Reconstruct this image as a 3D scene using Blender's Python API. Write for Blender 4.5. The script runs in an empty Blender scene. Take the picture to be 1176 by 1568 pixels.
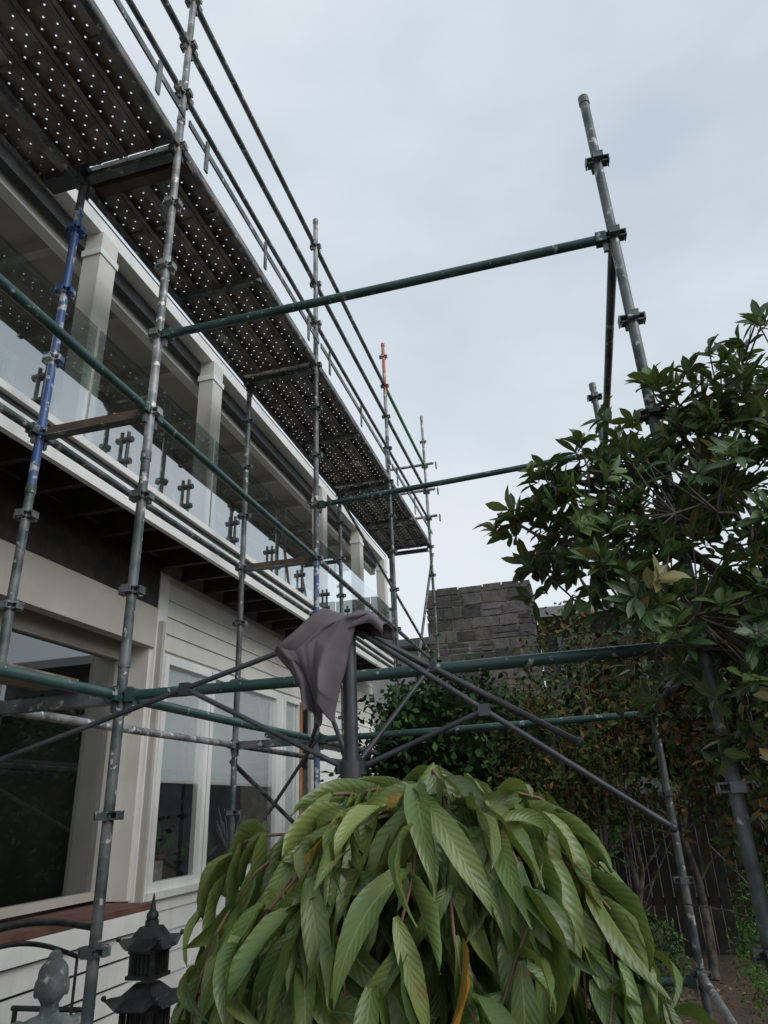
import bpy, math, random
import numpy as np
from mathutils import Vector, Matrix
random.seed(7); rng=np.random.default_rng(11)
sc=bpy.context.scene
C=bpy.context.collection

# ------------------------------------------------------------ materials
def newmat(name):
    m=bpy.data.materials.new(name); m.use_nodes=True
    nt=m.node_tree; b=nt.nodes['Principled BSDF']
    return m,nt,b
def N(nt,t,**k):
    n=nt.nodes.new(t)
    for a,v in k.items():
        setattr(n,a,v)
    return n
def mixc(nt,f,a,b,bt='MIX'):
    n=nt.nodes.new('ShaderNodeMix'); n.data_type='RGBA'; n.blend_type=bt
    for s,v in ((0,f),(6,a),(7,b)):
        if isinstance(v,(int,float)): n.inputs[s].default_value=v
        elif isinstance(v,(tuple,list)): n.inputs[s].default_value=(*v[:3],1)
        else: nt.links.new(v,n.inputs[s])
    return n.outputs[2]
def ramp(nt,src,p0,p1,c0=(0,0,0),c1=(1,1,1)):
    r=N(nt,'ShaderNodeValToRGB'); e=r.color_ramp.elements
    e[0].position=p0;e[1].position=p1;e[0].color=(*c0,1);e[1].color=(*c1,1)
    nt.links.new(src,r.inputs[0]); return r.outputs[0]
def noise(nt,scale,detail=4,vec=None,rough=.55):
    n=N(nt,'ShaderNodeTexNoise'); n.inputs['Scale'].default_value=scale; n.inputs['Detail'].default_value=detail
    n.inputs['Roughness'].default_value=rough
    if vec is None:
        tc=N(nt,'ShaderNodeTexCoord'); vec=tc.outputs['Object']
    nt.links.new(vec,n.inputs['Vector']); return n.outputs['Fac']
def bump(nt,b,h,strength=.3,dist=.01):
    n=N(nt,'ShaderNodeBump'); n.inputs['Strength'].default_value=strength; n.inputs['Distance'].default_value=dist
    nt.links.new(h,n.inputs['Height']); nt.links.new(n.outputs[0],b.inputs['Normal'])
def basic(name,c0,c1,scale=6,rough=.6,metal=0,bs=0,bd=.005,speck=None,sp=(.62,.66),spscale=40,p=(.4,.62),spec=.5,stain=None):
    m,nt,b=newmat(name)
    f=noise(nt,scale,4)
    col=mixc(nt,ramp(nt,f,*p),c0,c1)
    if stain:
        tc=N(nt,'ShaderNodeTexCoord'); mp=N(nt,'ShaderNodeMapping'); mp.inputs['Scale'].default_value=(9,9,1.2); nt.links.new(tc.outputs['Object'],mp.inputs[0])
        s=noise(nt,1,4,mp.outputs[0]); col=mixc(nt,ramp(nt,s,.5,.8,(0,0,0),(.45,.45,.45)),col,stain)
    if speck:
        g=noise(nt,spscale,3); col=mixc(nt,ramp(nt,g,*sp),col,speck)
    nt.links.new(col,b.inputs['Base Color'])
    b.inputs['Roughness'].default_value=rough; b.inputs['Metallic'].default_value=metal; b.inputs['Specular IOR Level'].default_value=spec
    if bs: bump(nt,b,noise(nt,scale*8,3),bs,bd)
    return m
M={}
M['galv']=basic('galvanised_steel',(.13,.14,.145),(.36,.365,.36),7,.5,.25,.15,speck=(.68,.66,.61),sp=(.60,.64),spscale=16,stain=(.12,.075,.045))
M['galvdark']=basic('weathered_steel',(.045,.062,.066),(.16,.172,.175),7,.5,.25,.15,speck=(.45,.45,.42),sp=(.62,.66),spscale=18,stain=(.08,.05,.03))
M['pframe']=basic('plank_frame_steel',(.12,.115,.10),(.27,.26,.24),7,.55,.1,stain=(.10,.06,.04))
M['green']=basic('green_tube_paint',(.018,.058,.053),(.045,.095,.085),5,.42,.1,.1,speck=(.33,.38,.36),sp=(.63,.68),spscale=22)
M['blue']=basic('blue_tube_paint',(.03,.075,.24),(.06,.11,.2),6,.45,.1,.1,speck=(.40,.42,.41),sp=(.54,.58),spscale=14)
M['orange']=basic('orange_tube_paint',(.50,.11,.06),(.36,.14,.09),6,.5,.1,speck=(.4,.42,.42),sp=(.56,.60),spscale=14)
M['bgreen']=basic('bright_green_tube_paint',(.05,.22,.07),(.08,.3,.1),6,.5,.1)
M['umb']=basic('umbrella_frame_paint',(.035,.04,.045),(.065,.07,.078),9,.45,.2)
M['white']=basic('white_paint',(.78,.78,.75),(.86,.86,.83),3,.5,stain=(.6,.59,.54))
M['beige']=basic('beige_paint',(.44,.415,.36),(.50,.475,.42),2,.6)
M['beige2']=basic('light_beige_paint',(.66,.645,.585),(.73,.71,.65),2,.6,stain=(.5,.48,.42))
M['soffit']=basic('soffit_paint',(.38,.35,.31),(.45,.42,.38),2,.7)
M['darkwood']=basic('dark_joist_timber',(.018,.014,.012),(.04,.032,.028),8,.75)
M['plank']=basic('old_timber',(.12,.09,.065),(.26,.21,.16),9,.8,bs=.5)
M['deckwood']=basic('red_deck_timber',(.11,.045,.033),(.17,.08,.06),8,.7)
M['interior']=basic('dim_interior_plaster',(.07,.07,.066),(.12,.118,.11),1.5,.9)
M['blind']=basic('roller_blind',(.88,.90,.89),(.92,.93,.92),1,.8)
M['black']=basic('black_cast_iron',(.012,.012,.013),(.035,.035,.036),14,.45,.2,.5)
M['stone']=basic('weathered_stone',(.08,.10,.10),(.20,.22,.21),9,.85,0,.6,.004,speck=(.34,.36,.33),sp=(.6,.7),spscale=30)
M['bark']=basic('bark',(.05,.04,.033),(.16,.135,.11),14,.85,0,.5,.006)
M['twig']=basic('twig_bark',(.16,.08,.05),(.22,.14,.085),14,.7)
M['fence']=basic('dark_fence_timber',(.016,.015,.013),(.04,.036,.031),5,.85)
M['roof']=basic('grey_roof_metal',(.20,.21,.22),(.27,.28,.29),3,.5,.2)
M['rubber']=basic('dark_gutter',(.03,.032,.035),(.05,.052,.055),4,.5)
M['brown']=basic('brown_board',(.06,.04,.032),(.11,.08,.06),6,.8)
M['brickdark']=basic('dark_render',(.07,.075,.08),(.11,.115,.12),4,.8)
M['wick']=basic('wicker',(.16,.08,.03),(.3,.17,.08),20,.8)
M['orn']=basic('white_ornament',(.5,.5,.47),(.65,.65,.6),20,.6)
M['otimber']=basic('oiled_timber',(.30,.13,.05),(.38,.19,.08),6,.6)
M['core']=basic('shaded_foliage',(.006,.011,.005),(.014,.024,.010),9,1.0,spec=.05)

def glassmat(name,tint,refl=1.0,base=.04):
    m,nt,b=newmat(name); nt.nodes.remove(b)
    out=nt.nodes['Material Output']
    tr=N(nt,'ShaderNodeBsdfTransparent'); tr.inputs[0].default_value=(*tint,1)
    gl=N(nt,'ShaderNodeBsdfGlossy'); gl.inputs['Roughness'].default_value=.015; gl.inputs[0].default_value=(.95,.98,1,1)
    fr=N(nt,'ShaderNodeFresnel'); fr.inputs[0].default_value=1.5
    ad=N(nt,'ShaderNodeMath',operation='MULTIPLY_ADD'); ad.inputs[1].default_value=refl; ad.inputs[2].default_value=base
    nt.links.new(fr.outputs[0],ad.inputs[0])
    mx=N(nt,'ShaderNodeMixShader'); nt.links.new(ad.outputs[0],mx.inputs[0]); nt.links.new(tr.outputs[0],mx.inputs[1]); nt.links.new(gl.outputs[0],mx.inputs[2])
    nt.links.new(mx.outputs[0],out.inputs[0]); return m
M['glass']=glassmat('window_glass',(.95,.97,.97),1.4,.14)
M['bglass']=glassmat('balustrade_glass',(.82,.92,.90),1.6,.32)

def perf():
    m,nt,b=newmat('perforated_steel_plank')
    f=noise(nt,5,5); col=mixc(nt,ramp(nt,f,.4,.65),(.15,.135,.12),(.34,.32,.29))
    g=noise(nt,1.6,4); col=mixc(nt,ramp(nt,g,.63,.68),col,(.6,.6,.56))
    nt.links.new(col,b.inputs['Base Color']); b.inputs['Roughness'].default_value=.6; b.inputs['Metallic'].default_value=.05
    tc=N(nt,'ShaderNodeTexCoord'); sp=N(nt,'ShaderNodeSeparateXYZ'); nt.links.new(tc.outputs['Object'],sp.inputs[0])
    def mth(op,a,bb=None):
        n=N(nt,'ShaderNodeMath',operation=op)
        for i,v in enumerate((a,bb)):
            if v is None: continue
            if isinstance(v,(int,float)): n.inputs[i].default_value=v
            else: nt.links.new(v,n.inputs[i])
        return n.outputs[0]
    px=.0506; py=.105
    xi=mth('DIVIDE',mth('ADD',sp.outputs[0],2.796+px*40),px)
    fx=mth('MULTIPLY',mth('SUBTRACT',mth('FRACT',xi),.5),px)
    par=mth('MULTIPLY',mth('MODULO',mth('FLOOR',xi),2),.5)
    yi=mth('ADD',mth('DIVIDE',mth('ADD',sp.outputs[1],20),py),par)
    fy=mth('MULTIPLY',mth('SUBTRACT',mth('FRACT',yi),.5),py)
    d=mth('SQRT',mth('ADD',mth('MULTIPLY',fx,fx),mth('MULTIPLY',fy,fy)))
    hole=mth('LESS_THAN',d,.0058)
    tr=N(nt,'ShaderNodeBsdfTransparent'); mx=N(nt,'ShaderNodeMixShader')
    nt.links.new(hole,mx.inputs[0]); nt.links.new(b.outputs[0],mx.inputs[1]); nt.links.new(tr.outputs[0],mx.inputs[2])
    nt.links.new(mx.outputs[0],nt.nodes['Material Output'].inputs[0])
    return m
M['perf']=perf()

def leafmat(name,veins=False,rough=.4,trans=.25,spec=.5,detail=True):
    m,nt,b=newmat(name)
    at=N(nt,'ShaderNodeAttribute'); at.attribute_name='Col'
    col=at.outputs['Color']; c2=col
    def mth(op,a,bb=None):
        n=N(nt,'ShaderNodeMath',operation=op)
        for i,v in enumerate((a,bb)):
            if v is None: continue
            if isinstance(v,(int,float)): n.inputs[i].default_value=v
            else: nt.links.new(v,n.inputs[i])
        return n.outputs[0]
    if detail:
        uv=N(nt,'ShaderNodeUVMap'); uv.uv_map='UVMap'
        sp=N(nt,'ShaderNodeSeparateXYZ'); nt.links.new(uv.outputs[0],sp.inputs[0])
        ab=mth('ABSOLUTE',mth('SUBTRACT',sp.outputs[0],.5))
        mid=mth('LESS_THAN',ab,.03 if veins else .04)
        light=mixc(nt,.5,col,(.32,.38,.14))
        c2=mixc(nt,mid,col,light)
    if veins:
        w=mth('SINE',mth('MULTIPLY',mth('SUBTRACT',sp.outputs[1],mth('MULTIPLY',ab,.35)),82.0))
        wv=mth('GREATER_THAN',w,.9)
        c2=mixc(nt,mth('MULTIPLY',wv,.16),c2,light)
        bump(nt,b,mth('ADD',w,mth('MULTIPLY',mid,-2.5)),.22,.001)
        nn=noise(nt,22,4); c2=mixc(nt,ramp(nt,nn,.58,.74),c2,(.19,.14,.04))
        n2=noise(nt,9,2); c2=mixc(nt,ramp(nt,n2,.4,.65),c2,mixc(nt,.35,c2,(.24,.28,.07)))
    nt.links.new(c2,b.inputs['Base Color']); b.inputs['Roughness'].default_value=rough
    b.inputs['Specular IOR Level'].default_value=spec
    if trans:
        tl=N(nt,'ShaderNodeBsdfTranslucent'); nt.links.new(mixc(nt,.5,c2,(.26,.34,.05)),tl.inputs[0])
        mx=N(nt,'ShaderNodeMixShader'); mx.inputs[0].default_value=trans
        nt.links.new(b.outputs[0],mx.inputs[1]); nt.links.new(tl.outputs[0],mx.inputs[2])
        nt.links.new(mx.outputs[0],nt.nodes['Material Output'].inputs[0])
    return m
M['leaf']=leafmat('leaf_glossy',False,.42,.15,.42)
M['leafw']=leafmat('leaf_veined',True,.36,.22,.5)
M['leafm']=leafmat('leaf_matte',False,.75,0,.12,False)

def colmat(name,rough=.85,bs=.6):
    m,nt,b=newmat(name); at=N(nt,'ShaderNodeAttribute'); at.attribute_name='Col'
    f=noise(nt,7,6); c=mixc(nt,ramp(nt,f,.3,.7),(.55,.55,.55),(1.3,1.28,1.24))
    c=mixc(nt,1.0,at.outputs['Color'],c,'MULTIPLY')
    nt.links.new(c,b.inputs['Base Color']); b.inputs['Roughness'].default_value=rough
    bump(nt,b,noise(nt,18,6),bs,.02); return m
M['col']=colmat('rough_stone_blocks')

# ------------------------------------------------------------ mesh builder
class MB:
    def __init__(s): s.v=[];s.f=[];s.m=[];s.c=[];s.mats=[];s.sm=[]
    def mi(s,k):
        if k not in s.mats: s.mats.append(k)
        return s.mats.index(k)
    def add(s,vs,fs,mat,col=(1,1,1),smooth=False):
        o=len(s.v); s.v+= [tuple(v) for v in vs]; s.c+=[(*col,1)]*len(vs)
        k=s.mi(mat)
        for f in fs: s.f.append([o+i for i in f]); s.m.append(k); s.sm.append(smooth)
    def box(s,c,d,mat,rot=None,col=(1,1,1)):
        x,y,z=[q/2 for q in d]
        vs=[Vector(p) for p in ((-x,-y,-z),(x,-y,-z),(x,y,-z),(-x,y,-z),(-x,-y,z),(x,-y,z),(x,y,z),(-x,y,z))]
        if rot is not None: vs=[rot@v for v in vs]
        cc=Vector(c); vs=[v+cc for v in vs]
        s.add(vs,[(0,3,2,1),(4,5,6,7),(0,1,5,4),(1,2,6,5),(2,3,7,6),(3,0,4,7)],mat,col)
    def bb(s,x0,x1,y0,y1,z0,z1,mat,col=(1,1,1)):
        s.box(((x0+x1)/2,(y0+y1)/2,(z0+z1)/2),(abs(x1-x0),abs(y1-y0),abs(z1-z0)),mat,None,col)
    def pipe(s,p,q,r,mat,n=12,r2=None,caps=True,col=(1,1,1)):
        p=Vector(p);q=Vector(q);d=q-p
        if d.length<1e-6: return
        d.normalize(); a=d.orthogonal().normalized(); b=d.cross(a); r2=r if r2 is None else r2
        vs=[];fs=[]
        for i in range(n):
            t=2*math.pi*i/n; o=a*math.cos(t)+b*math.sin(t); vs.append(p+o*r); vs.append(q+o*r2)
        for i in range(n):
            j=(i+1)%n; fs.append((2*i,2*j,2*j+1,2*i+1))
        s.add(vs,fs,mat,col,True)
        if caps:
            s.add([vs[2*i] for i in range(n)][::-1],[tuple(range(n))],mat,col)
            s.add([vs[2*i+1] for i in range(n)],[tuple(range(n))],mat,col)
    def tube(s,pts,r0,r1,mat,n=7):
        k=len(pts)-1
        for i in range(k):
            a=r0+(r1-r0)*i/k; b=r0+(r1-r0)*(i+1)/k
            s.pipe(pts[i],pts[i+1],a,mat,n,b,caps=(i==k-1))
    def sphere(s,c,r,mat,n=10,sq=(1,1,1)):
        vs=[];fs=[];m=n//2+1
        for i in range(m+1):
            ph=math.pi*i/m
            for j in range(n):
                th=2*math.pi*j/n
                vs.append((c[0]+r*sq[0]*math.sin(ph)*math.cos(th),c[1]+r*sq[1]*math.sin(ph)*math.sin(th),c[2]+r*sq[2]*math.cos(ph)))
        for i in range(m):
            for j in range(n):
                k=(j+1)%n; fs.append((i*n+j,(i+1)*n+j,(i+1)*n+k,i*n+k))
        s.add(vs,fs,mat,(1,1,1),True)
    def obj(s,name,parent=None):
        me=bpy.data.meshes.new(name); me.from_pydata(s.v,[],s.f); 
        for k in s.mats: me.materials.append(M[k])
        me.polygons.foreach_set('material_index',s.m); me.polygons.foreach_set('use_smooth',s.sm)
        ca=me.color_attributes.new('Col','FLOAT_COLOR','POINT'); ca.data.foreach_set('color',np.array(s.c,dtype=np.float32).ravel())
        me.update(); o=bpy.data.objects.new(name,me); C.objects.link(o)
        if parent: o.parent=parent
        return o
def empty(name,loc=(0,0,0)):
    e=bpy.data.objects.new(name,None); C.objects.link(e); e.empty_display_size=.2; return e

def nrm(a): return a/np.maximum(np.linalg.norm(a,axis=1,keepdims=True),1e-9)
def leaves(name,P,D,U,L,W,curl,fold,mat,col,parent=None,n=4,shape=.85,wav=0.0,twist=None):
    P=np.asarray(P,float);D=nrm(np.asarray(D,float));U=np.asarray(U,float);K=len(P)
    S=nrm(np.cross(D,U)); Nn=nrm(np.cross(S,D)); fold=np.asarray(fold)*np.ones(K)
    cen=P.copy(); V=np.zeros((K,n+1,3,3)); tw=np.zeros(K) if twist is None else twist
    for i in range(n+1):
        t=i/n
        w=W*np.maximum(np.sin(np.pi*min(1,(t*.97+.03)**shape)),.02 if i<n else 0.0)*.5
        th=curl*t
        Nl=Nn*np.cos(th)[:,None]+D*np.sin(th)[:,None]
        a=(tw*t)[:,None]; S2=S*np.cos(a)+Nl*np.sin(a); N2=Nl*np.cos(a)-S*np.sin(a)
        wob=(wav*np.sin(t*17+P[:,0]*90)*W)[:,None]
        V[:,i,1]=cen
        V[:,i,0]=cen-S2*w[:,None]+N2*((fold*w)[:,None]+wob)
        V[:,i,2]=cen+S2*w[:,None]+N2*((fold*w)[:,None]-wob)
        th2=curl*(t+.5/n)
        cen=cen+(D*np.cos(th2)[:,None]-Nn*np.sin(th2)[:,None])*(L/n)[:,None]
    verts=V.reshape(-1,3); nv=(n+1)*3
    base=[]
    for i in range(n):
        for j in range(2):
            a=i*3+j; base.append((a,a+1,a+4,a+3))
    base=np.array(base); F=(base[None]+ (np.arange(K)*nv)[:,None,None]).reshape(-1,4)
    me=bpy.data.meshes.new(name)
    me.vertices.add(len(verts)); me.vertices.foreach_set('co',verts.astype(np.float32).ravel())
    me.loops.add(F.size); me.loops.foreach_set('vertex_index',F.astype(np.int32).ravel())
    me.polygons.add(len(F)); me.polygons.foreach_set('loop_start',(np.arange(len(F))*4).astype(np.int32))
    try: me.polygons.foreach_set('loop_total',np.full(len(F),4,dtype=np.int32))
    except Exception: pass
    me.update(calc_edges=True)
    me.polygons.foreach_set('use_smooth',np.ones(len(F),dtype=bool))
    uvt=np.zeros((n+1,3,2)); 
    for i in range(n+1):
        for j in range(3): uvt[i,j]=(j*.5,i/n)
    uvt=uvt.reshape(-1,2); uvv=np.tile(uvt,(K,1))
    uv=me.uv_layers.new(name='UVMap'); uv.data.foreach_set('uv',uvv[F.ravel()].astype(np.float32).ravel())
    cc=np.ones((K,nv,4),dtype=np.float32); cc[:,:,:3]=np.asarray(col)[:,None,:]
    ca=me.color_attributes.new('Col','FLOAT_COLOR','POINT'); ca.data.foreach_set('color',cc.ravel())
    me.materials.append(M[mat]); me.update()
    o=bpy.data.objects.new(name,me); C.objects.link(o)
    if parent: o.parent=parent
    return o
def pal(K,cols,probs,jit=.25):
    cols=np.array(cols); i=rng.choice(len(cols),K,p=probs)
    return cols[i]*(1+rng.uniform(-jit,jit,(K,1)))
def rv(K): return nrm(rng.normal(size=(K,3)))

# ------------------------------------------------------------ ground
g=MB()
def gh(x,y): return 0.02*math.sin(x*1.7)*math.cos(y*1.3)
vs=[];fs=[]
xs=[-400,-100,-40,-20]+list(np.linspace(-12,12,50))+[20,40,100,400]
ys=[-400,-100,-40,-15]+list(np.linspace(-8,22,60))+[30,50,120,500]
for y in ys:
    for x in xs: vs.append((x,y,gh(x,y) if abs(x)<13 and abs(y)<23 else 0))
for j in range(len(ys)-1):
    for i in range(len(xs)-1):
        a=j*len(xs)+i; fs.append((a,a+1,a+1+len(xs),a+len(xs)))
m,nt,b=newmat('mulch_and_gravel'); f=noise(nt,28,8,rough=.7); f2=noise(nt,1.2,4)
c=mixc(nt,ramp(nt,f,.35,.65),(.03,.02,.014),(.24,.16,.11)); c=mixc(nt,ramp(nt,f2,.4,.6),c,(.11,.075,.055))
nt.links.new(c,b.inputs['Base Color']); b.inputs['Roughness'].default_value=.95; bump(nt,b,f,.9,.03); M['ground']=m
g.add(vs,fs,'ground'); g.obj('ground')

# ------------------------------------------------------------ scaffolding
SC=empty('scaffolding')
R=.024
XO,XI=-2.0,-2.70
YR=[.30,2.84,5.40,8.2,10.9]
CUP=[.12+.5*k for k in range(1,20)]
def cups(mb,x,y,z0,z1,mat):
    for z in CUP:
        if z0+.05<z<z1-.05:
            for a in range(4):
                rot=Matrix.Rotation(a*math.pi/2+.04,3,'Z')
                mb.box(Vector((x,y,z))+rot@Vector((.041,0,.014)),(.036,.052,.007),mat,rot)
                mb.box(Vector((x,y,z))+rot@Vector((.036,0,-.014)),(.026,.044,.007),mat,rot)
                mb.box(Vector((x,y,z))+rot@Vector((.055,0,0)),(.006,.05,.036),mat,rot)
def standard(name,x,y,segs,foot=True):
    mb=MB()
    z0=segs[0][0]
    for (a,b2,mat) in segs:
        mb.pipe((x,y,a),(x,y,b2),R,mat,16); cups(mb,x,y,a-.05,b2+.05 if b2<segs[-1][1] else b2,mat)
        mb.pipe((x,y,b2-.05),(x,y,b2+.0),R+.004,mat,16)
    if foot:
        mb.pipe((x,y,.03),(x,y,z0),.018,'galv',10); mb.pipe((x,y,z0-.04),(x,y,z0+.01),.035,'galv',10)
        mb.box((x,y,.025),(.15,.15,.01),'galv')
    return mb.obj(name,SC)
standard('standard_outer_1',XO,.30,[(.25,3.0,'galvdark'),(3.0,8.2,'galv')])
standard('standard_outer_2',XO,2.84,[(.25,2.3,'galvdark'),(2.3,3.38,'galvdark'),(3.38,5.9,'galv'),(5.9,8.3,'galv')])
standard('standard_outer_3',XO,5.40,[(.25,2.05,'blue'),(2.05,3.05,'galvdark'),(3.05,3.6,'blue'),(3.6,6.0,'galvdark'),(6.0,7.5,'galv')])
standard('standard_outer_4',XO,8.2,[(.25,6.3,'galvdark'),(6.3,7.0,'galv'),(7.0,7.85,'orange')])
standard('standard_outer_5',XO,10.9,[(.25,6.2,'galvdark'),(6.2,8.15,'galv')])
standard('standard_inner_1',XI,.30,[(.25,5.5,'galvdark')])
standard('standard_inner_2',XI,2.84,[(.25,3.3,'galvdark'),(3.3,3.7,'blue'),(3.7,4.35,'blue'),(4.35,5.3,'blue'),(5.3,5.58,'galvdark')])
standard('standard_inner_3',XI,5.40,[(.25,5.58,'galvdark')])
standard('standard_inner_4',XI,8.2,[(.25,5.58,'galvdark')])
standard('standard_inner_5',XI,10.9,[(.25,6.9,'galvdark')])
XR=.49
standard('standard_bay_1',XR,2.84,[(.25,2.7,'galvdark'),(2.7,5.1,'galvdark')])
standard('standard_bay_2',XR,5.2,[(.25,2.7,'galvdark'),(2.7,4.75,'galvdark')])
lg=MB()
def ledger(p,q,mat='green',r=R,off=.045,ends=True):
    p=Vector(p);q=Vector(q);d=(q-p).normalized()
    a=p+d*off;b2=q-d*off
    mid=(a+b2)/2+Vector((0,0,-.004))
    lg.pipe(a,mid,r,mat,14,caps=False); lg.pipe(mid,b2,r,mat,14,caps=False)
    if ends:
        ang=math.atan2(d.y,d.x); rot=Matrix.Rotation(ang,3,'Z')
        for e,sg in ((a,1),(b2,-1)):
            lg.box(e+d*sg*.015,(.05,.052,.056),mat,rot)
            lg.box(e+Vector((0,0,-.02)),(.022,.018,.12),'galvdark',rot)
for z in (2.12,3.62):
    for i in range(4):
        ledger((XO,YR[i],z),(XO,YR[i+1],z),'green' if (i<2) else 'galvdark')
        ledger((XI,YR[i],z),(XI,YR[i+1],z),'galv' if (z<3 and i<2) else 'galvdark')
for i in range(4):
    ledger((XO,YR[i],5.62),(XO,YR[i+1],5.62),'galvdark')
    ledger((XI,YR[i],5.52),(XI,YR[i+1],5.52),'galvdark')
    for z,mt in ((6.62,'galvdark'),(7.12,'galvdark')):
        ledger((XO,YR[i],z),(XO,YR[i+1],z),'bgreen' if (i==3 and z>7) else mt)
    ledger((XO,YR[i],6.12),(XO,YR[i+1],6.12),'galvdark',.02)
for y in YR:
    for z in (2.12,3.62,5.58):
        lg.box(((XO+XI)/2,y,z),(XO-XI-.09,.04,.05),'galvdark' if z!=3.62 else 'brown')
        lg.box(((XO+XI)/2,y,z-.030),(XO-XI-.06,.06,.006),'galvdark')
lg.box((XI-.12,2.84,5.615),(.34,.12,.05),'rubber')
for y in (1.6,4.1,6.8,9.5):
    lg.box(((XO+XI)/2,y,5.59),(XO-XI+.02,.05,.05),'galvdark')
for z in (6.12,6.62,7.12):
    ledger((XI-.1,10.9,z+.05),(XO+.2,10.9,z+.05),'galv',ends=False)
    lg.box((XO+.2,10.9,z),(.02,.05,.12),'galvdark')
for z in (2.12,4.12):
    ledger((XO,2.84,z),(XR,2.84,z),'green'); ledger((XO,5.4,z),(XR,5.2,z),'green')
ledger((XR,2.84,4.12),(XR,5.2,4.12),'galvdark')
ledger((XR,2.84,2.12),(XR,5.2,2.12),'galvdark')
ledger((XO,5.4,.58),(XR,5.2,.58),'green'); ledger((XR,2.84,.62),(XR,5.2,.62),'galv')
lg.pipe((XO+.03,10.9,5.5),(XO-.7,10.95,1.9),.022,'galv',10)
lg.pipe((XI,8.25,5.5),(XO,10.85,3.6),.02,'galvdark',10)
lg.pipe((XI-.05,5.45,2.0),(XI-.05,8.2,1.0),.02,'galvdark',10)
lg.pipe((XO+.05,8.25,2.75),(XO+.05,8.25,2.38),.017,'orn',10); lg.box((XO+.05,8.25,2.38),(.14,.14,.012),'orn')
lg.pipe((XO+.05,8.25,2.62),(XO+.05,8.25,2.66),.04,'galv',10)
lg.box((-2.32,1.6,2.19),(.23,2.4,.035),'plank')
lg.box((-2.38,6.6,2.19),(.22,2.2,.035),'galvdark')
lg.obj('ledgers_and_transoms',SC)
dk=MB()
def plank(x0,x1,y0,y1,z):
    dk.add([(x0,y0,z),(x0,y1,z),(x1,y1,z),(x1,y0,z)],[(0,1,2,3)],'perf')
    for x in (x0+.002,x1-.002): dk.bb(x-.002,x+.002,y0,y1,z-.055,z-.002,'pframe')
    dk.bb(x0+.004,x0+.03,y0,y1,z-.055,z-.051,'pframe'); dk.bb(x1-.03,x1-.004,y0,y1,z-.055,z-.051,'pframe')
    for y in (y0+.01,y1-.01): dk.bb(x0+.004,x1-.004,y-.008,y+.008,z-.05,z-.004,'pframe')
    for y in np.arange(y0+.6,y1-.3,.6): dk.bb(x0+.004,x1-.004,y-.012,y+.012,z-.02,z-.002,'pframe')
W0=(-1.99+2.80)/4
ye=[-2.2,.30,2.84,5.40,8.2,10.95]
for i in range(5):
    for k in range(4):
        plank(-2.80+k*W0+.004,-2.80+(k+1)*W0-.004,ye[i]+.02,ye[i+1]-.02,5.70+.002*((k+i)%2))
plank(-3.04,-2.82,-2.2,2.86,5.68)
for i in range(5):
    dk.bb(-1.962,-1.95,ye[i]+.03,ye[i+1]-.03,5.84,5.895,'galvdark')
    for y in np.linspace(ye[i]+.25,ye[i+1]-.35,3): dk.bb(-1.948,-1.936,y-.02,y+.02,5.66,5.93,'galvdark')
dk.bb(-2.72,-1.98,2.92,3.0,5.56,5.61,'brown')
dk.obj('deck_planks',SC)

# ------------------------------------------------------------ two storey house
H=empty('two_storey_house')
h=MB()
XW=-3.7
def boards(x,y0,y1,z0,z1,mat='white'):
    z=z0
    while z<z1-.01:
        hh=min(.165,z1-z); 
        h.add([(x,y0,z+hh),(x+.006,y0,z+hh),(x+.024,y0,z),(x,y0,z),(x,y1,z+hh),(x+.006,y1,z+hh),(x+.024,y1,z),(x,y1,z)],
              [(0,1,2,3),(7,6,5,4),(1,5,6,2),(2,6,7,3),(0,4,5,1)],mat); z+=hh
ZB=3.77
h.bb(XW-.15,XW,5.66,13,0,.98,'white'); boards(XW,5.66,13,.05,.97)
h.bb(XW-.15,XW,5.66,13,3.02,ZB+.03,'white'); boards(XW,5.82,13,3.06,ZB,'beige2')
h.bb(XW-.15,XW,5.66,5.86,.98,3.02,'beige2')
h.bb(XW-.15,XW-.002,8.56,8.74,.98,3.02,'white')
h.bb(XW-.15,XW,9.9,13,.98,3.02,'white'); boards(XW,9.9,13,.98,3.02)
h.bb(XW-.005,XW+.07,5.80,8.6,.975,1.03,'white')
h.bb(XW-.01,XW+.035,5.64,5.80,.3,ZB,'white')
h.bb(XW-.06,XW+.09,5.66,5.70,.98,3.3,'beige')
def window(y0,y1,z0,z1,x=XW,fw=.06,mul=None,rail=None,mat='white',glass='glass'):
    h.bb(x-.08,x+.02,y0,y0+fw,z0,z1,mat); h.bb(x-.08,x+.02,y1-fw,y1,z0,z1,mat)
    h.bb(x-.08,x+.018,y0+fw,y1-fw,z0,z0+fw,mat); h.bb(x-.08,x+.018,y0+fw,y1-fw,z1-fw,z1,mat)
    for mm in (mul or []): h.bb(x-.07,x+.012,mm-.03,mm+.03,z0+fw,z1-fw,mat)
    if rail: h.bb(x-.06,x+.008,y0+fw,y1-fw,rail-.025,rail+.025,mat)
    h.add([(x-.03,y0+.01,z0+.01),(x-.03,y1-.01,z0+.01),(x-.03,y1-.01,z1-.01),(x-.03,y0+.01,z1-.01)],[(0,1,2,3)],glass)
window(5.86,6.76,1.03,3.02,fw=.07)
window(6.78,8.56,1.03,3.02,fw=.07)
window(8.74,9.9,.1,3.02,mul=[9.3],rail=1.0,mat='white')
h.bb(XW,XW+.03,9.28,9.36,.2,3.0,'otimber')
for a,b2 in ((5.93,6.69),(6.85,8.49)):
    h.bb(XW-.045,XW-.04,a,b2,1.93,2.96,'blind'); h.bb(XW-.055,XW-.035,a,b2,1.90,1.93,'white')
h.bb(XW-.045,XW-.04,8.8,9.26,1.2,2.96,'blind')
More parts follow.
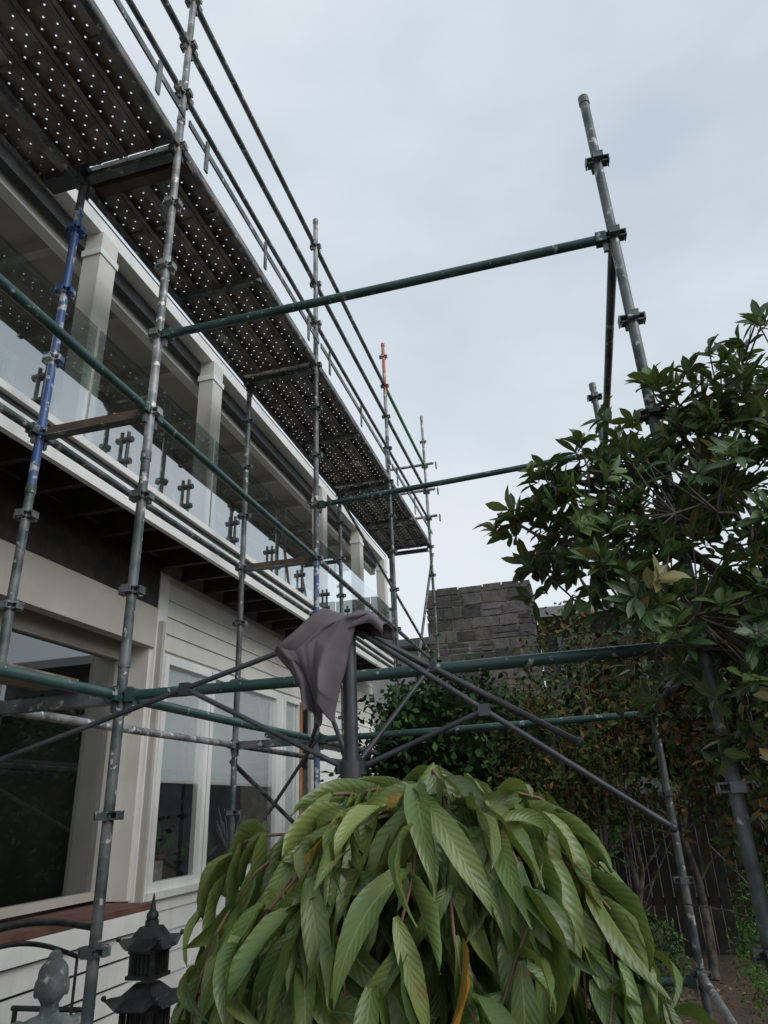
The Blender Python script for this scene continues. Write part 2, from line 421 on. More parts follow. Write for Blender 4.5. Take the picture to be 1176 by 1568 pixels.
h.bb(-6.5,-6.4,-3,13,0,3.5,'interior'); h.bb(-6.4,XW-.16,-3,13,.9,.95,'interior'); h.bb(-6.4,-3.9,-3,13,3.42,3.5,'interior')
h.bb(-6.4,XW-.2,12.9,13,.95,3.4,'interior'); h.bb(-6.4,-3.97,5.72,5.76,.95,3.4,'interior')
XS=-3.95
h.bb(XS-.05,XW,5.6,5.64,1.0,3.1,'beige2')
def slide(y0,y1): window(y0,y1,1.02,3.0,x=XS,fw=.06,mat='beige')
slide(4.1,5.58); slide(2.6,4.08); slide(1.1,2.58); slide(-.4,1.08)
h.bb(XS-.1,XS,-2,5.6,3.0,3.42,'beige')
h.bb(XW-.08,XW+.03,-2,5.66,3.05,3.42,'beige')
h.bb(-5.6,-4.9,2.2,3.8,.95,1.4,'brown'); h.bb(-5.7,-5.55,2.2,3.8,1.4,1.8,'brown'); h.bb(-5.2,-4.8,4.6,5.2,.95,1.7,'brickdark')
h.bb(XS-.05,-3.45,-2,5.6,.95,.99,'deckwood')
h.bb(-3.49,-3.45,-2,5.6,.82,.945,'white')
for k in range(5): h.bb(-3.53,-3.50,-2,5.6,.66-.16*k,.80-.16*k,'white')
XB=-3.05
h.bb(XW-3,XB-.05,-3,12.6,ZB+.24,ZB+.28,'beige')
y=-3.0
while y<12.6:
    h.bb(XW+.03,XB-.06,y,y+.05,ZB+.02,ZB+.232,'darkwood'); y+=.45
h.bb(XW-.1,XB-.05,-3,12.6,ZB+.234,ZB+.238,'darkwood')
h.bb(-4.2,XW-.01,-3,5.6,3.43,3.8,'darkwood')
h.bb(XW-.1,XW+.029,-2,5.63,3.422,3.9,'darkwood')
h.bb(XB-.045,XB,-3,12.6,ZB,ZB+.17,'white')
h.bb(XB-.045,XB+.03,-3,12.6,ZB+.22,ZB+.27,'white')
h.bb(XB-.04,XB-.01,-3,12.6,ZB+.171,ZB+.219,'rubber')
XP=-3.24; ZE=6.02; ZF=ZB+.28
for y in (.6,2.25,3.74,5.62,8.95,10.8,12.4):
    h.bb(XP-.10,XP+.06,y-.10,y+.10,ZF,ZE,'beige2')
    h.bb(XP-.11,XP+.072,y-.115,y+.115,ZE-.23,ZE-.17,'white')
    h.bb(XP-.11,XP+.07,y-.06,y+.06,ZF,ZF+.12,'white')
h.bb(XP-.09,XP+.04,-3,12.6,ZE,ZE+.12,'white')
h.bb(XP+.0,XP+.035,-3,12.6,ZE+.123,ZE+.15,'rubber')
h.bb(XP-.16,XP-.095,-3,12.6,ZE-.14,ZE-.02,'rubber')
h.bb(XP-.30,XP-.20,-3,12.6,ZE-.20,ZE-.055,'white')
h.bb(-9,XP-.1,-3,12.7,ZE+.0,ZE+.1,'soffit')
h.add([(XP+.0,-3.1,ZE+.155),(XP+.0,12.8,ZE+.155),(-9,12.8,ZE+.75),(-9,-3.1,ZE+.75)],[(0,1,2,3)],'roof')
h.bb(-4.6,XP-.31,-3,12.6,ZE-.05,ZE-.0,'soffit')
for y in np.arange(-2,12.5,.92): h.bb(-4.6,XP-.31,y,y+.08,ZE-.16,ZE-.052,'beige')
XU=-4.6
h.bb(XU-.2,XU,-3,12.6,5.62,5.97,'beige'); h.bb(XU-.2,XU,-3,12.6,ZF,4.1,'beige')
for y in (-1,1.9,2.9,4.6,5.2,7.4,8.0,10.2,10.9): h.bb(XU-.2,XU,y-.18,y+.18,4.1,5.62,'beige')
for a,b2 in ((-.8,1.7),(2.1,2.7),(3.1,4.4),(4.8,5.0),(5.4,7.2),(7.6,7.8),(8.2,10.0),(10.4,10.7),(11.1,12.5)):
    window(a,b2,4.1,5.62,x=XU,fw=.07,mul=[(a+b2)/2] if b2-a>1 else None,mat='beige2')
    h.bb(XU-.10,XU-.09,a+.08,b2-.08,4.9 if b2-a>1 else 4.1,5.55,'blind')
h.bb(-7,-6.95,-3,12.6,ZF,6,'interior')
yy=-1.85
while yy<12.0:
    y1=yy+1.83
    h.add([(XB-.10,yy,ZF+.05),(XB-.10,y1,ZF+.05),(XB-.10,y1,ZF+1.05),(XB-.10,yy,ZF+1.05)],[(0,1,2,3)],'bglass')
    for q in (yy+.45,y1-.45):
        h.pipe((XB-.07,q,ZF),(XB-.07,q,ZF+.38),.015,'rubber',10); h.pipe((XB-.115,q,ZF+.12),(XB-.03,q,ZF+.12),.026,'rubber',12); h.pipe((XB-.115,q,ZF+.31),(XB-.03,q,ZF+.31),.026,'rubber',12)
    yy=y1+.03
h.obj('house_structure',H)
it=MB()
it.sphere((-3.86,7.7,1.17),.13,'wick',14,(.6,1.3,1)); 
for i in range(26):
    a=random.uniform(0,6.28); p=Vector((-3.86,7.7,1.2)); q=p+Vector((.06*math.cos(a),.32*math.sin(a),random.uniform(.25,.5)))
    it.pipe(p,q,.009,'orn',5,.005)
it.bb(-3.95,-3.82,6.0,6.3,1.06,1.25,'orn'); it.bb(-4.05,-3.85,6.35,6.6,1.06,1.45,'brown'); it.pipe((-3.92,6.32,1.1),(-3.92,6.32,1.3),.07,'wick',12,.09); it.pipe((-3.92,7.15,1.05),(-3.92,7.15,1.2),.06,'brown',12,.08)
it.obj('window_ornaments',H)
K=150; P=np.concatenate([np.array([[-3.92,6.32,1.3]])+rng.normal(0,.02,(80,3)),np.array([[-3.92,7.15,1.2]])+rng.normal(0,.02,(70,3))])
D=rv(K)*np.array([.5,1,.6])+np.array([0,0,.7])
leaves('indoor_plant_leaves',P,D,np.tile([1,0,.4],(K,1))+rv(K)*.5,rng.uniform(.12,.32,K),rng.uniform(.03,.06,K),rng.uniform(.2,1.6,K),.3,'leafm',pal(K,[(.05,.13,.04),(.08,.18,.05)],[.5,.5]),H,n=4)

# ------------------------------------------------------------ patio umbrella (bare frame)
U=empty('patio_umbrella'); u=MB()
hx,hy=-.70,2.2
u.pipe((hx,hy,.05),(hx,hy,2.2),.023,'umb',18)
u.pipe((hx,hy,.0),(hx,hy,.06),.22,'umb',24)
u.pipe((hx,hy,1.66),(hx,hy,1.74),.036,'umb',18); u.pipe((hx,hy,1.50),(hx,hy,1.655),.029,'umb',18)
u.pipe((hx,hy,2.14),(hx,hy,2.2),.034,'umb',18)
hub=Vector((hx,hy,2.17)); low=Vector((hx,hy,1.71))
tips=[((-2.1,2.04,1.74),(-1.26,2.14,2.0),.009),((-.01,2.84,1.80),(-.485,2.43,2.055),.012),((.21,2.25,1.52),(-.28,2.21,1.86),.009),
      ((-1.25,3.2,1.80),(-.93,2.65,2.0),.009)]
for t,mm,r in tips:
    t=Vector(t);mm=Vector(mm); s1=hub+(t-hub).normalized()*.04; s0=low+(mm-low).normalized()*.03
    mline=hub+(t-hub)*(((mm-hub).dot(t-hub))/(t-hub).length_squared)
    u.pipe(s1,t,r,'umb',10); u.pipe(s0,mline,.0085,'umb',10); u.sphere(t,r*1.5,'umb'); 
    u.box(mline,(.035,.03,.035),'umb')
    u.pipe(hub,s1+(t-hub).normalized()*.03,.014,'umb',8)
    u.box(s0,(.03,.03,.04),'umb')
u.pipe((-.80,2.2,1.83),(-1.0,2.25,1.60),.006,'umb',8)
u.obj('frame',U)
m,nt,b=newmat('grey_canvas'); f=noise(nt,6,5); c=mixc(nt,ramp(nt,f,.35,.7),(.12,.106,.118),(.18,.162,.175)); nt.links.new(c,b.inputs['Base Color']); b.inputs['Roughness'].default_value=.9
b.inputs['Specular IOR Level'].default_value=.15
bump(nt,b,noise(nt,160,2),.25,.002); M['cloth']=m
ns,ntt=50,44
L=[(-.80,2.20),(-.865,2.135),(-.935,2.095),(-.885,2.04),(-.835,1.95),(-.81,1.875)]
Rr=[(-.60,2.19),(-.655,2.16),(-.69,2.08),(-.71,2.0),(-.725,1.93),(-.745,1.875)]
def lerpc(A,t):
    k=t*(len(A)-1); i=min(int(k),len(A)-2); f=k-i; f=f*f*(3-2*f)*.5+f*.5
    return (A[i][0]*(1-f)+A[i+1][0]*f, A[i][1]*(1-f)+A[i+1][1]*f)
vs=[];fs=[]
def tri(x):
    q=(x/(2*math.pi))%1; v=4*abs(q-.5)-1; return v*abs(v)**-.25 if abs(v)>1e-3 else 0
for j in range(ntt+1):
    t=j/ntt; l=lerpc(L,t); r=lerpc(Rr,t)
    for i in range(ns+1):
        s=i/ns; x=l[0]*(1-s)+r[0]*s; z=l[1]*(1-s)+r[1]*s
        env=.012+.034*t
        y=2.13+env*(1.0*tri(s*10+2.0*t+.5)+.35*math.sin(s*17+4*t+1)+.5*math.sin(s*4-7*t))-.055*math.sin(math.pi*s)*(1-.5*t)
        if t<.12: y+=(.12-t)*.5*(s)
        z+=.010*math.sin(s*7+t*9)
        z+=.022*t*math.sin(s*12)
        vs.append((x,y,z))
for j in range(ntt):
    for i in range(ns):
        a=j*(ns+1)+i; fs.append((a,a+1,a+ns+2,a+ns+1))
cl=MB(); cl.add(vs,fs,'cloth',smooth=True)
vs=[];fs=[]
for j in range(13):
    t=j/12; ang=math.pi*t
    for i in range(25):
        s=i/24; x=-.82+.26*s; yy=2.19-.065*math.cos(ang)*(1+.2*math.sin(s*14)); z=2.165+.035*math.sin(ang)+.012*math.sin(s*10+t*3)-.03*(s>.8)*(s-.8)*5-(.02 if j in(0,12) else 0)
        vs.append((x,yy,z))
for j in range(12):
    for i in range(24):
        a=j*25+i; fs.append((a,a+1,a+26,a+25))
cl.add(vs,fs,'cloth',smooth=True)
co=cl.obj('canopy_cloth',U); sm=co.modifiers.new('s','SOLIDIFY'); sm.thickness=.003

# ------------------------------------------------------------ weeping tree
WT=empty('weeping_cherry_tree'); w=MB()
ax,ay,az=-.28,1.22,1.615
w.tube([(ax+.02,ay+.05,0),(ax,ay+.04,.8),(ax,ay,1.35),(ax,ay,az-.03)],.03,.010,'bark',10)
P=[];D=[];Uu=[];LL=[];WWd=[];CU=[];TW=[];FO=[];AG=[]
nb=58
for k in range(nb):
    a=2*math.pi*(k*.618)+random.uniform(-.4,.4)
    lay=k%4
    Rm=random.uniform(.24,.37) if lay in(0,1) else (random.uniform(.12,.24) if lay==2 else random.uniform(.03,.13))
    if math.sin(a)<-.3: Rm*=.80
    if math.cos(a)<-.4: Rm*=1.16
    rise=random.uniform(.0,.055) if lay!=3 else random.uniform(.01,.05)
    drop=random.uniform(.35,.95); st_=random.uniform(.22,.42)
    h0=az-random.uniform(.0,.06)-(.03 if lay<2 else 0)
    pts=[]; wa=random.uniform(0,6); am=random.uniform(.1,.45)
    for i in range(15):
        t=i/14; rr=Rm*math.sin(min(1,t*1.45)*math.pi/2)**.9; zz=h0+rise*math.sin(min(1,t*1.8)*math.pi)-drop*max(0,t-st_)**1.35-.10*Rm*t
        aa=a+am*math.sin(t*4+wa)
        pts.append(Vector((ax+rr*math.cos(aa),ay+rr*math.sin(aa)*.9,zz))+Vector((random.uniform(-.005,.005),random.uniform(-.005,.005),random.uniform(-.004,.004))))
    w.tube(pts,.0032,.0012,'twig',6)
    out=Vector((math.cos(a),math.sin(a),0))
    for i in range(1,15):
        for q in range(2 if i>5 else 3):
            if random.random()<.14: continue
            p=pts[i]+Vector((random.uniform(-.012,.012),random.uniform(-.012,.012),random.uniform(-.002,.008)))
            sd=(1,-1,0)[q]
            side=Vector((-out.y,out.x,0))*sd*random.uniform(.2,1.0)
            t=i/14; wild=random.random()<.22
            z_=random.uniform(-1.2,-.35)-.3*t
            if wild: z_=random.uniform(-.4,.15)
            d=out*random.uniform(.1,.6)+side*(.8 if wild else .5)+Vector((random.uniform(-.2,.2),random.uniform(-.2,.2),z_))
            P.append(p);D.append(d.normalized());Uu.append((out*.8+Vector((0,0,.8))+Vector((random.gauss(0,.6),random.gauss(0,.6),random.gauss(0,.3)))))
            big=random.random()
            LL.append(.085+.105*big**.8);WWd.append(.019+.019*big);CU.append(random.uniform(1.1,2.0) if wild else random.uniform(.0,1.0)); TW.append(random.gauss(0,.8)); FO.append(random.uniform(.3,1.6)); AG.append(1-t*1.4+random.uniform(-.3,.3))
P=np.array(P);K=len(P)
col=pal(K,[(.060,.125,.032),(.10,.175,.045),(.035,.085,.026),(.19,.24,.07)],[.34,.27,.23,.16],.25)
ag=np.clip(np.array(AG),0,1)[:,None]; col=col*(1-.45*ag)+np.array([(.21,.25,.085)])*.45*ag
oi=rng.choice(K,8,replace=False); col[oi]=(.38,.19,.03)
w.obj('trunk_and_branches',WT)
leaves('leaves',P,np.array(D),np.array(Uu),np.array(LL),np.array(WWd),np.array(CU),np.array(FO),'leafw',col,WT,n=9,shape=.74,wav=.06,twist=np.array(TW))

# ------------------------------------------------------------ big broadleaf tree at right
def whorl_tree(name,base,blobs,leafL,leafW,cols,probs,mat,per=9,trunk_r=.07,seed=3,nseg=4):
    T=empty(name); t=MB(); rr=random.Random(seed)
    base=Vector(base)
    tips=[]
    for (c,r,nt_) in blobs:
        c=Vector(c)
        fork=base.lerp(Vector((base.x,base.y,c.z)),.55); fork+=(c-base)*.1
        mid=fork.lerp(c,.5)+Vector((rr.uniform(-.1,.1),rr.uniform(-.1,.1),-.08))
        t.tube([fork,fork.lerp(mid,.5)+Vector((rr.uniform(-.04,.04),0,-.03)),mid,mid.lerp(c,.55)+Vector((0,rr.uniform(-.04,.04),0)),c],.02,.009,'bark',7)
        subs=[]
        for i in range(max(4,nt_//8)):
            v=Vector((rr.gauss(0,1),rr.gauss(0,1),rr.gauss(0.1,1))).normalized()*r*rr.uniform(.4,.8)
            s=c+v; t.tube([mid.lerp(c,rr.uniform(.3,1)),c+v*.5+Vector((0,0,-.02)),s],.009,.005,'bark',5); subs.append(s)
        for i in range(nt_):
            v=Vector((rr.gauss(0,1),rr.gauss(0,1),rr.gauss(0.1,1))).normalized()*r*(rr.uniform(.3,1.25)**.7)
            p=c+v
            s=min(subs,key=lambda q:(q-p).length); m2=s.lerp(p,.5)+Vector((rr.uniform(-.02,.02),rr.uniform(-.02,.02),-.015))
            t.tube([s,m2,p],.005,.003,'bark',4)
            d=(v.normalized()*.7+Vector((rr.uniform(-.4,.4),rr.uniform(-.4,.4),.6))).normalized(); tips.append((p,d,(p-s).normalized()))
    t.tube([Vector((base.x,base.y,0)),base.lerp(Vector((base.x,base.y,0)),.5)+Vector((.03,.02,0)),base+Vector((0,0,.2)),base+Vector((.05,.0,.9))],trunk_r,trunk_r*.45,'bark',10)
    P=[];D=[];UU=[];CI=[]
    tc=pal(len(tips),cols,probs,.2)
    for ti,(p,d,_) in enumerate(tips):
        o=d.orthogonal().normalized(); o2=d.cross(o); pp=per+rr.randint(-3,2)
        for i in range(pp):
            a=i*2.4+rr.uniform(-.4,.4); rad=o*math.cos(a)+o2*math.sin(a); sp=rr.uniform(.4,1.4)
            P.append(p-d*(.06*rr.random())); D.append(d*rr.uniform(.25,1)+rad*sp); UU.append(d-rad*.4+Vector((rr.gauss(0,.2),rr.gauss(0,.2),0))); CI.append(ti)
    K=len(P); col=tc[CI]*(1+rng.uniform(-.25,.25,(K,1)))
    br=rng.random(K)<.03; col[br]=(.20,.13,.04)
    t.obj('trunk_and_branches',T)
    leaves('leaves',np.array(P),np.array(D),np.array(UU),rng.uniform(.65,1.15,K)*leafL,rng.uniform(.8,1.15,K)*leafW,rng.uniform(-.1,.8,K),rng.uniform(.1,.6,K),mat,col,T,n=nseg,shape=1.15,twist=rng.normal(0,.25,K))
    return T
whorl_tree('magnolia_tree',(1.15,3.25,1.4),[
 ((.60,2.85,2.94),.34,48),((.92,2.85,3.10),.34,54),((.02,2.70,2.56),.24,34),((.16,2.62,2.74),.2,20),((.74,2.75,2.62),.40,62),((.36,2.8,2.62),.31,44),
 ((.55,2.75,2.14),.33,46),((.88,2.7,2.15),.34,56),((.76,2.72,1.75),.32,46),((.90,2.9,1.4),.30,34),((1.3,2.9,2.75),.5,66),((.22,2.55,2.34),.2,22),((1.1,3.0,2.1),.4,42)],
 .104,.037,[(.045,.09,.036),(.065,.125,.045),(.105,.17,.05),(.18,.16,.065)],[.38,.33,.20,.09],'leaf',9,.06)

# ------------------------------------------------------------ background vegetation
def bushy(name,vol,count,L,W,cols,probs,mat='leafm',stems=None,nseg=2,core=0,lo=.45):
    T=empty(name); P=[];
    for (c,r,wt) in vol:
        k=int(count*wt); v=rv(k)*(rng.uniform(lo,1.05,(k,1))**.6); nz=1+.22*np.sin(v[:,:1]*9+c[0]*3)*np.cos(v[:,1:2]*7+c[2]); P.append(np.array(c)+v*nz*np.array(r))
    P=np.concatenate(P); P=P[P[:,2]>.02]; K=len(P)
    D=rv(K)+np.array([0,0,-.15]); U2=rv(K)*.8+np.array([0,-.4,.8])
    cl=np.sin(P[:,0]*5+1)*np.cos(P[:,2]*6)+np.sin(P[:,1]*4); col=pal(K,cols,probs,.3)*(1+.3*cl[:,None])
    leaves('foliage',P,D,U2,rng.uniform(.6,1.2,K)*L,rng.uniform(.7,1.2,K)*W,rng.uniform(0,.8,K),.2,mat,np.clip(col,.005,1),T,n=nseg)
    t=MB()
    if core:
        for (c,r,wt) in vol: t.sphere(c,core,'core',20,r)  # dark filler spheres make the bush opaque; inner shade is in their colour
    if stems:
        rr=random.Random(5)
        for (b0,b1,r) in stems:
            b0=Vector(b0);b1=Vector(b1); pts=[b0.lerp(b1,i/6)+Vector((rr.uniform(-.05,.05),rr.uniform(-.05,.05),0))*(1 if 0<i<6 else 0) for i in range(7)]
            t.tube(pts,r,r*.3,'bark',7)
            for j in range(14):
                p=pts[rr.randint(2,6)]; v=Vector((rr.gauss(0,.3),rr.gauss(0,.3),rr.uniform(.1,.6))); t.tube([p,p+v*.5+Vector((0,0,.03)),p+v],r*.3,.003,'bark',5)
    if t.v: t.obj('stems_and_shaded_core',T)
    return T
dark=[(.022,.050,.018),(.035,.075,.024),(.06,.11,.034)]
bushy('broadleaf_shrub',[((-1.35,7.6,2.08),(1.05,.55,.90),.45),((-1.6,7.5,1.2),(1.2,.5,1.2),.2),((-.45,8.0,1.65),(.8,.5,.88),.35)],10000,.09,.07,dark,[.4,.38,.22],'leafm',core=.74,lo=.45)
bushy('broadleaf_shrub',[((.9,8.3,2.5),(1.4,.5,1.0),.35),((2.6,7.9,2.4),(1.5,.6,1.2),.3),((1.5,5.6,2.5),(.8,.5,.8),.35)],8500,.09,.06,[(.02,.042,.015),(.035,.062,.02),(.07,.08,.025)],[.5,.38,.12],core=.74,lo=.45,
   stems=[((.9,8.3,0),(.9,8.3,2.4),.05),((2.4,8.0,0),(2.5,7.9,2.2),.05),((1.6,5.7,0),(1.5,5.6,2.3),.04)])
stem=[((.12,5.9,0),(.05,5.8,2.4),.034),((.15,5.9,0),(.35,5.9,2.2),.026),((.1,5.9,0),(-.25,5.7,2.1),.024),((.14,5.95,.6),(.5,6.1,2.6),.018)]
bushy('crepe_myrtle_tree',[((.0,5.8,2.25),(.5,.4,.85),.4),((.35,5.9,1.9),(.5,.4,.65),.3),((-.3,5.8,1.85),(.4,.35,.6),.3)],4600,.06,.028,
      [(.115,.075,.03),(.09,.115,.037),(.065,.105,.03),(.22,.11,.035)],[.24,.33,.31,.12],stems=stem)
bushy('rust_leaved_shrub',[((.80,4.2,2.0),(.38,.35,.5),.5),((.9,4.2,1.5),(.4,.35,.4),.3),((.45,4.6,2.3),(.3,.3,.35),.2)],2400,.08,.036,
      [(.11,.055,.028),(.045,.075,.03),(.12,.095,.032)],[.24,.51,.25],stems=[((.95,4.4,0),(.85,4.4,1.9),.025)])
bushy('conifer_bush',[((1.0,5.7,.62),(.24,.22,.5),1)],2200,.045,.014,[(.07,.17,.035),(.11,.23,.05)],[.5,.5])
bushy('conifer_bush',[((.27,6.4,.5),(.26,.26,.32),1)],1600,.045,.02,[(.05,.11,.035),(.08,.14,.045)],[.5,.5])
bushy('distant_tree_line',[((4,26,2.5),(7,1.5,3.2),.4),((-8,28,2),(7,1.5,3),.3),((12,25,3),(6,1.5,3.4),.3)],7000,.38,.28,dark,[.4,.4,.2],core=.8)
bushy('reflected_tree_row',[((9.5,-1,1.2),(1.2,3.2,1.8),.3),((10,5,1.4),(1.2,3.2,2.1),.35),((9.5,11,1.3),(1.2,3.2,1.9),.35)],5000,.30,.2,dark,[.4,.4,.2],core=.85)  # unseen row out of frame, added for the windows to reflect

K=2500; P=np.stack([rng.uniform(-1.5,3,K),rng.uniform(3,8,K),rng.uniform(.02,.05,K)],1)
D=rv(K); D[:,2]*=.2
leaves('fallen_leaves',P,D,np.tile([0,0,1.],(K,1))+rv(K)*.3,rng.uniform(.03,.08,K),rng.uniform(.02,.04,K),rng.uniform(-.5,.8,K),.2,'leafm',pal(K,[(.2,.1,.04),(.3,.18,.1),(.1,.05,.03)],[.4,.3,.3]),n=2)

f=MB(); x=-1.5
while x<7:
    f.box((x,9.2,.85),(.105,.02,1.6+random.uniform(-.02,.02)),'fence'); x+=.115
f.bb(-1.5,7,9.22,9.27,.5,.58,'fence'); f.bb(-1.5,7,9.22,9.27,1.4,1.48,'fence')
for x in np.arange(-1.4,7,2.2): f.bb(x,x+.1,9.275,9.37,0,1.65,'fence')
f.obj('timber_fence')

S=empty('stone_house'); s=MB()
x0,x1,y0,z1=-2.75,-.60,14.0,5.80
rs=random.Random(9)
s.bb(x0+.03,x1-.03,y0+.012,y0+1.6,0,z1-.05,'col',(.25,.235,.21))
for face in (0,1):
    z=2.4
    while z<z1-.02:
        hh=min(rs.uniform(.15,.27),z1-z); p=0.0; Lf=(x1-x0) if face==0 else 1.6
        if z1-(z+hh)<.08: hh=z1-z
        while p<Lf:
            ww_=min(rs.uniform(.2,.6),Lf-p); g0=rs.uniform(.045,.14); cc=(g0,g0*rs.uniform(.90,.98),g0*rs.uniform(.80,.96)); dd=rs.uniform(.0,.04)
            k=1 if rs.random()<.65 or hh<.2 else 2
            for q in range(k):
                za=z+hh*q/k+.015; zb_=z+hh*(q+1)/k-.015
                if face==0:
                    a0,a1=x0+p+.015,x0+p+ww_-.015; j=lambda: rs.uniform(-.016,.016)
                    pts=[(a0+j(),za+j()),(a1+j(),za+j()),(a1+j(),zb_+j()),(a0+j(),zb_+j())]
                    ff=[(u_,y0-dd,v_) for u_,v_ in pts]; bk=[(u_,y0+.05,v_) for u_,v_ in pts]
                    kf=rs.uniform(.8,1.2); s.add(ff+bk,[(0,1,2,3),(1,0,4,5),(2,1,5,6),(3,2,6,7),(0,3,7,4)],'col',tuple(c_*kf for c_ in cc))
                else: s.bb(x1-.06,x1+dd,y0+p+.008,y0+p+ww_-.008,za,zb_,'col',cc)
            p+=ww_
        z+=hh
s.obj('stone_wall',S)
s=MB()
s.bb(x1+.05,6,y0+1.0,y0+1.2,0,4.95,'brickdark'); s.bb(x1+.05,6.2,y0+.3,y0+6,5.1,5.22,'roof'); s.bb(x1+.05,6.2,y0+.24,y0+.295,5.04,5.24,'roof')
s.bb(-6,x0-.02,y0+.8,y0+6,4.85,5.0,'roof'); s.bb(-6,x0-.02,y0+1.2,y0+1.4,0,4.8,'white')
for a in (-.2,1.2,2.8): 
    s.bb(a,a+1.1,y0+.93,y0+.98,3.9,4.75,'roof'); s.bb(a+.07,a+1.03,y0+.915,y0+.925,3.98,4.68,'interior'); s.bb(a+.53,a+.57,y0+.90,y0+.913,3.98,4.68,'roof')
s.obj('wing_and_roof',S)

# ------------------------------------------------------------ pagoda lantern
p=MB(); px_,py_=-2.60,4.22
PG=empty('pagoda_lantern')
def roofp(zb,half,hh,ri):
    ring=24; vs=[];fs=[]
    lv=[(1.0,0),(0.86,.22),(.6,.5),(ri/half,1.0)]
    for (k,t) in lv:
        for i in range(ring):
            a=2*math.pi*i/ring; q=1/max(abs(math.cos(a)),abs(math.sin(a))); cor=(q-1)/.4142
            r=half*k*(q*.97); vs.append((px_+r*math.cos(a),py_+r*math.sin(a),zb+hh*t+ .05*cor**3*max(0,(k-.55)/.45)))
    for j in range(3):
        for i in range(ring):
            i2=(i+1)%ring; fs.append((j*ring+i,j*ring+i2,(j+1)*ring+i2,(j+1)*ring+i))
    fs.append(tuple(range(ring))[::-1]); fs.append(tuple(3*ring+i for i in range(ring)))
    p.add(vs,fs,'black')
    for a in range(4):
        an=math.pi/4+a*math.pi/2; r=half*1.36; p.sphere((px_+r*math.cos(an),py_+r*math.sin(an),zb+.06),.015,'black',8)
p.bb(px_-.2,px_+.2,py_-.2,py_+.2,0,.08,'black'); p.bb(px_-.14,px_+.14,py_-.14,py_+.14,.081,.18,'black')
for (zb,bh,hb,rh) in ((.18,.15,.11,.205),(.43,.20,.09,.172),(.76,.15,.07,.135)):
    for sx in (-1,1):
        for sy in (-1,1): p.box((px_+sx*hb,py_+sy*hb,zb+bh/2),(.022,.022,bh),'black')
    p.box((px_,py_,zb+bh/2),(hb*1.5,hb*1.5,bh),'black')
    for i in range(-2,3):
        for ax_ in (0,1):
            for sg in (-1,1):
                c=(px_+i*hb*.38,py_+sg*hb,zb+bh/2) if ax_ else (px_+sg*hb,py_+i*hb*.38,zb+bh/2)
                p.box(c,(.008,.008,bh),'black')
    p.box((px_,py_,zb+bh-.01),(hb*2.5,hb*2.5,.02),'black'); p.box((px_,py_,zb+.012),(hb*2.6,hb*2.6,.02),'black')
    roofp(zb+bh,rh,.11,.05)
p.pipe((px_,py_,1.0),(px_,py_,1.05),.04,'black',12); p.sphere((px_,py_,1.07),.036,'black'); p.pipe((px_,py_,1.08),(px_,py_,1.19),.022,'black',10,.003)
p.obj('lantern_body',PG)

# ------------------------------------------------------------ statue
ST=empty('buddha_statue'); st=MB(); sx,sy=0,0
def E(dx,dy,z,r,sq=(1,1,1)): st.sphere((sx+dx,sy+dy,z),r,'stone',20,sq)
E(0,0,.36,.17,(1,1.15,.55)); E(.06,.10,.34,.085,(1.1,1.5,.7)); E(.06,-.10,.34,.085,(1.1,1.5,.7))
E(0,0,.50,.115,(.8,1.05,1.3)); E(0,0,.60,.10,(.75,1.25,.75))
for sg in (-1,1):
    st.tube([(sx,sy+sg*.105,.62),(sx+.02,sy+sg*.14,.5),(sx+.09,sy+sg*.07,.42),(sx+.11,sy+sg*.01,.41)],.042,.026,'stone',12)
    E(0,sg*.105,.62,.043)
st.pipe((sx,sy,.62),(sx+.005,sy,.72),.038,'stone',12,.032)
E(.005,0,.765,.062,(1,.88,1.15)); E(-.005,0,.80,.058,(1,.95,.9)); E(-.005,0,.855,.026); E(.06,0,.758,.011,(1,.8,1.8)); E(.052,0,.733,.012,(.8,1.6,.5))
for sg in (-1,1):
    E(0,sg*.056,.755,.016,(.7,.5,2.0)); E(.050,sg*.022,.775,.010,(.8,1.5,.6)); E(.052,sg*.022,.788,.008,(.8,2,.5))
for k in range(5): st.tube([(.075-.004*k,-.07,.60-.04*k),(.095-.004*k,0,.575-.045*k),(.075-.004*k,.075,.61-.04*k)],.007,.007,'stone',6)
so=st.obj('figure',ST); rm=so.modifiers.new('r','REMESH'); rm.mode='VOXEL'; rm.voxel_size=.0055; rm.use_smooth_shade=True
sm=so.modifiers.new('sm','SMOOTH'); sm.iterations=2
so.scale=(1.2,1.2,1.2); so.location=(-2.50,3.26,.0); so.rotation_euler=(0,0,math.radians(-50))
pd=MB(); pd.bb(-2.70,-2.30,3.05,3.47,0,.25,'stone'); pd.bb(-2.67,-2.33,3.08,3.44,.251,.33,'stone'); pd.obj('plinth',ST)

B=empty('metal_garden_bench'); bm=MB(); bx=-2.80
def arc(y0,y1,zb,rise,r):
    pts=[Vector((bx,y0+(y1-y0)*i/20,zb+rise*math.sin(math.pi*i/20))) for i in range(21)]
    bm.tube(pts,r,r,'black',8)
arc(2.6,3.95,1.05,.10,.019); arc(2.66,3.83,.93,.14,.012)
for yq in (2.6,3.95):
    bm.pipe((bx,yq,0),(bx,yq,1.07),.019,'black',8); bm.pipe((bx-.45,yq,0),(bx-.45,yq,.66),.014,'black',8); bm.pipe((bx,yq,.66),(bx-.47,yq,.66),.014,'black',8); bm.pipe((bx,yq,.43),(bx-.45,yq,.43),.012,'black',8)
for i in range(6): bm.bb(bx-.02-.075*i,bx-.07-.075*i,2.6,3.95,.44,.455,'black')
bm.pipe((bx,2.6,.55),(bx,3.95,.55),.009,'black',8); bm.pipe((bx,2.66,.55),(bx,2.66,.93),.008,'black',8); bm.pipe((bx,3.83,.55),(bx,3.83,.93),.008,'black',8)
bm.obj('bench_frame',B)

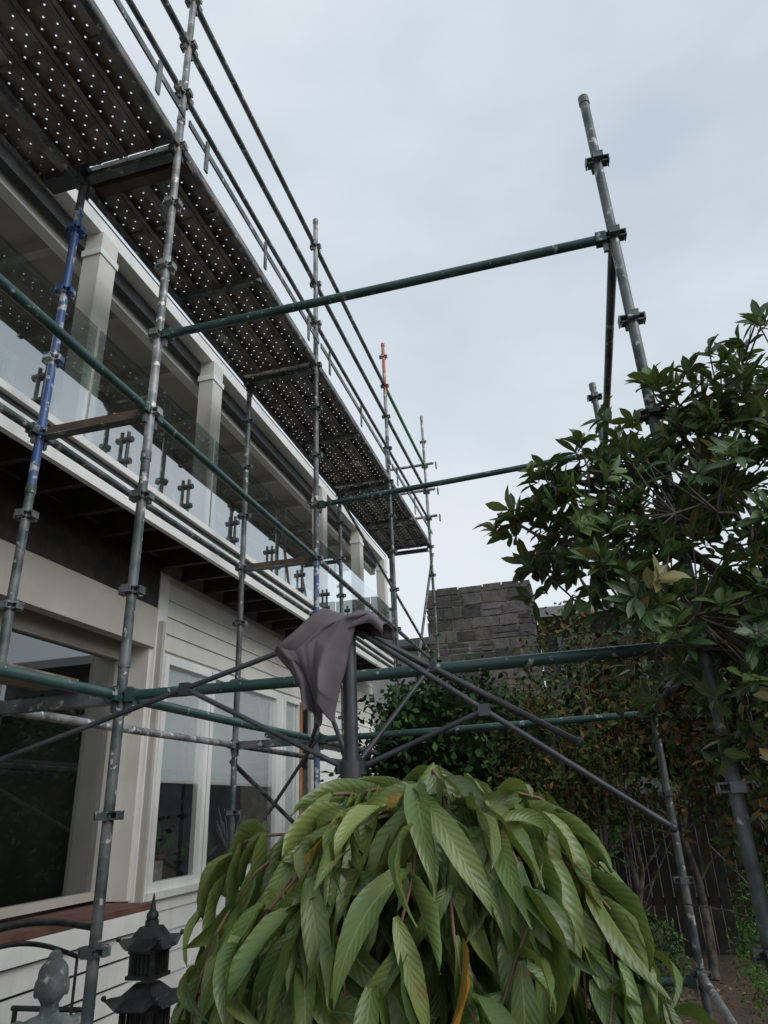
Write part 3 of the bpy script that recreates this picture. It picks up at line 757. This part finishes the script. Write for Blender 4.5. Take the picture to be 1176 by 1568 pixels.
# ------------------------------------------------------------ light
wd=bpy.data.worlds.new("World"); sc.world=wd; wd.use_nodes=True; nt=wd.node_tree; bg=nt.nodes['Background']
sky=N(nt,'ShaderNodeTexSky'); sky.sky_type='NISHITA'; sky.sun_disc=False; sky.sun_elevation=math.radians(32); sky.sun_rotation=math.radians(115)
tc=N(nt,'ShaderNodeTexCoord'); mp=N(nt,'ShaderNodeMapping'); mp.inputs['Scale'].default_value=(1.0,1.0,2.2); nt.links.new(tc.outputs['Generated'],mp.inputs[0])
nz=N(nt,'ShaderNodeTexNoise'); nz.inputs['Scale'].default_value=1.7; nz.inputs['Detail'].default_value=5; nz.inputs['Roughness'].default_value=.5; nt.links.new(mp.outputs[0],nz.inputs['Vector'])
cl=ramp(nt,nz.outputs['Fac'],.32,.68,(.54,.63,.71),(.79,.84,.89))
skd=mixc(nt,1.0,sky.outputs[0],(.10,.10,.10),'MULTIPLY')
fin=mixc(nt,.88,skd,cl)
nt.links.new(fin,bg.inputs[0]); bg.inputs[1].default_value=1.08
sd=bpy.data.lights.new('sun','SUN'); sd.energy=1.5; sd.angle=math.radians(35); sd.color=(1,.98,.95)
so=bpy.data.objects.new('sun',sd); C.objects.link(so)
d=Vector((1,-.45,.68)); so.rotation_euler=d.to_track_quat('Z','Y').to_euler()

# ------------------------------------------------------------ camera
cd=bpy.data.cameras.new('camera'); cam=bpy.data.objects.new('camera',cd); C.objects.link(cam)
cd.sensor_fit='HORIZONTAL'; cd.sensor_width=36; cd.lens=36*1070/1176; cd.clip_end=2000; cd.clip_start=.05
Z=Vector((-110,2519,-1070)).normalized(); Y=Vector((320,-470,-1070)); Y=(Y-Z*Y.dot(Z)).normalized(); X=Y.cross(Z)
m4=Matrix((( X.x,X.y,X.z,0),(Y.x,Y.y,Y.z,0),(Z.x,Z.y,Z.z,1.6),(0,0,0,1)))
cam.matrix_world=m4
sc.camera=cam
sc.view_settings.view_transform='Standard'; sc.view_settings.look='None'; sc.view_settings.exposure=0
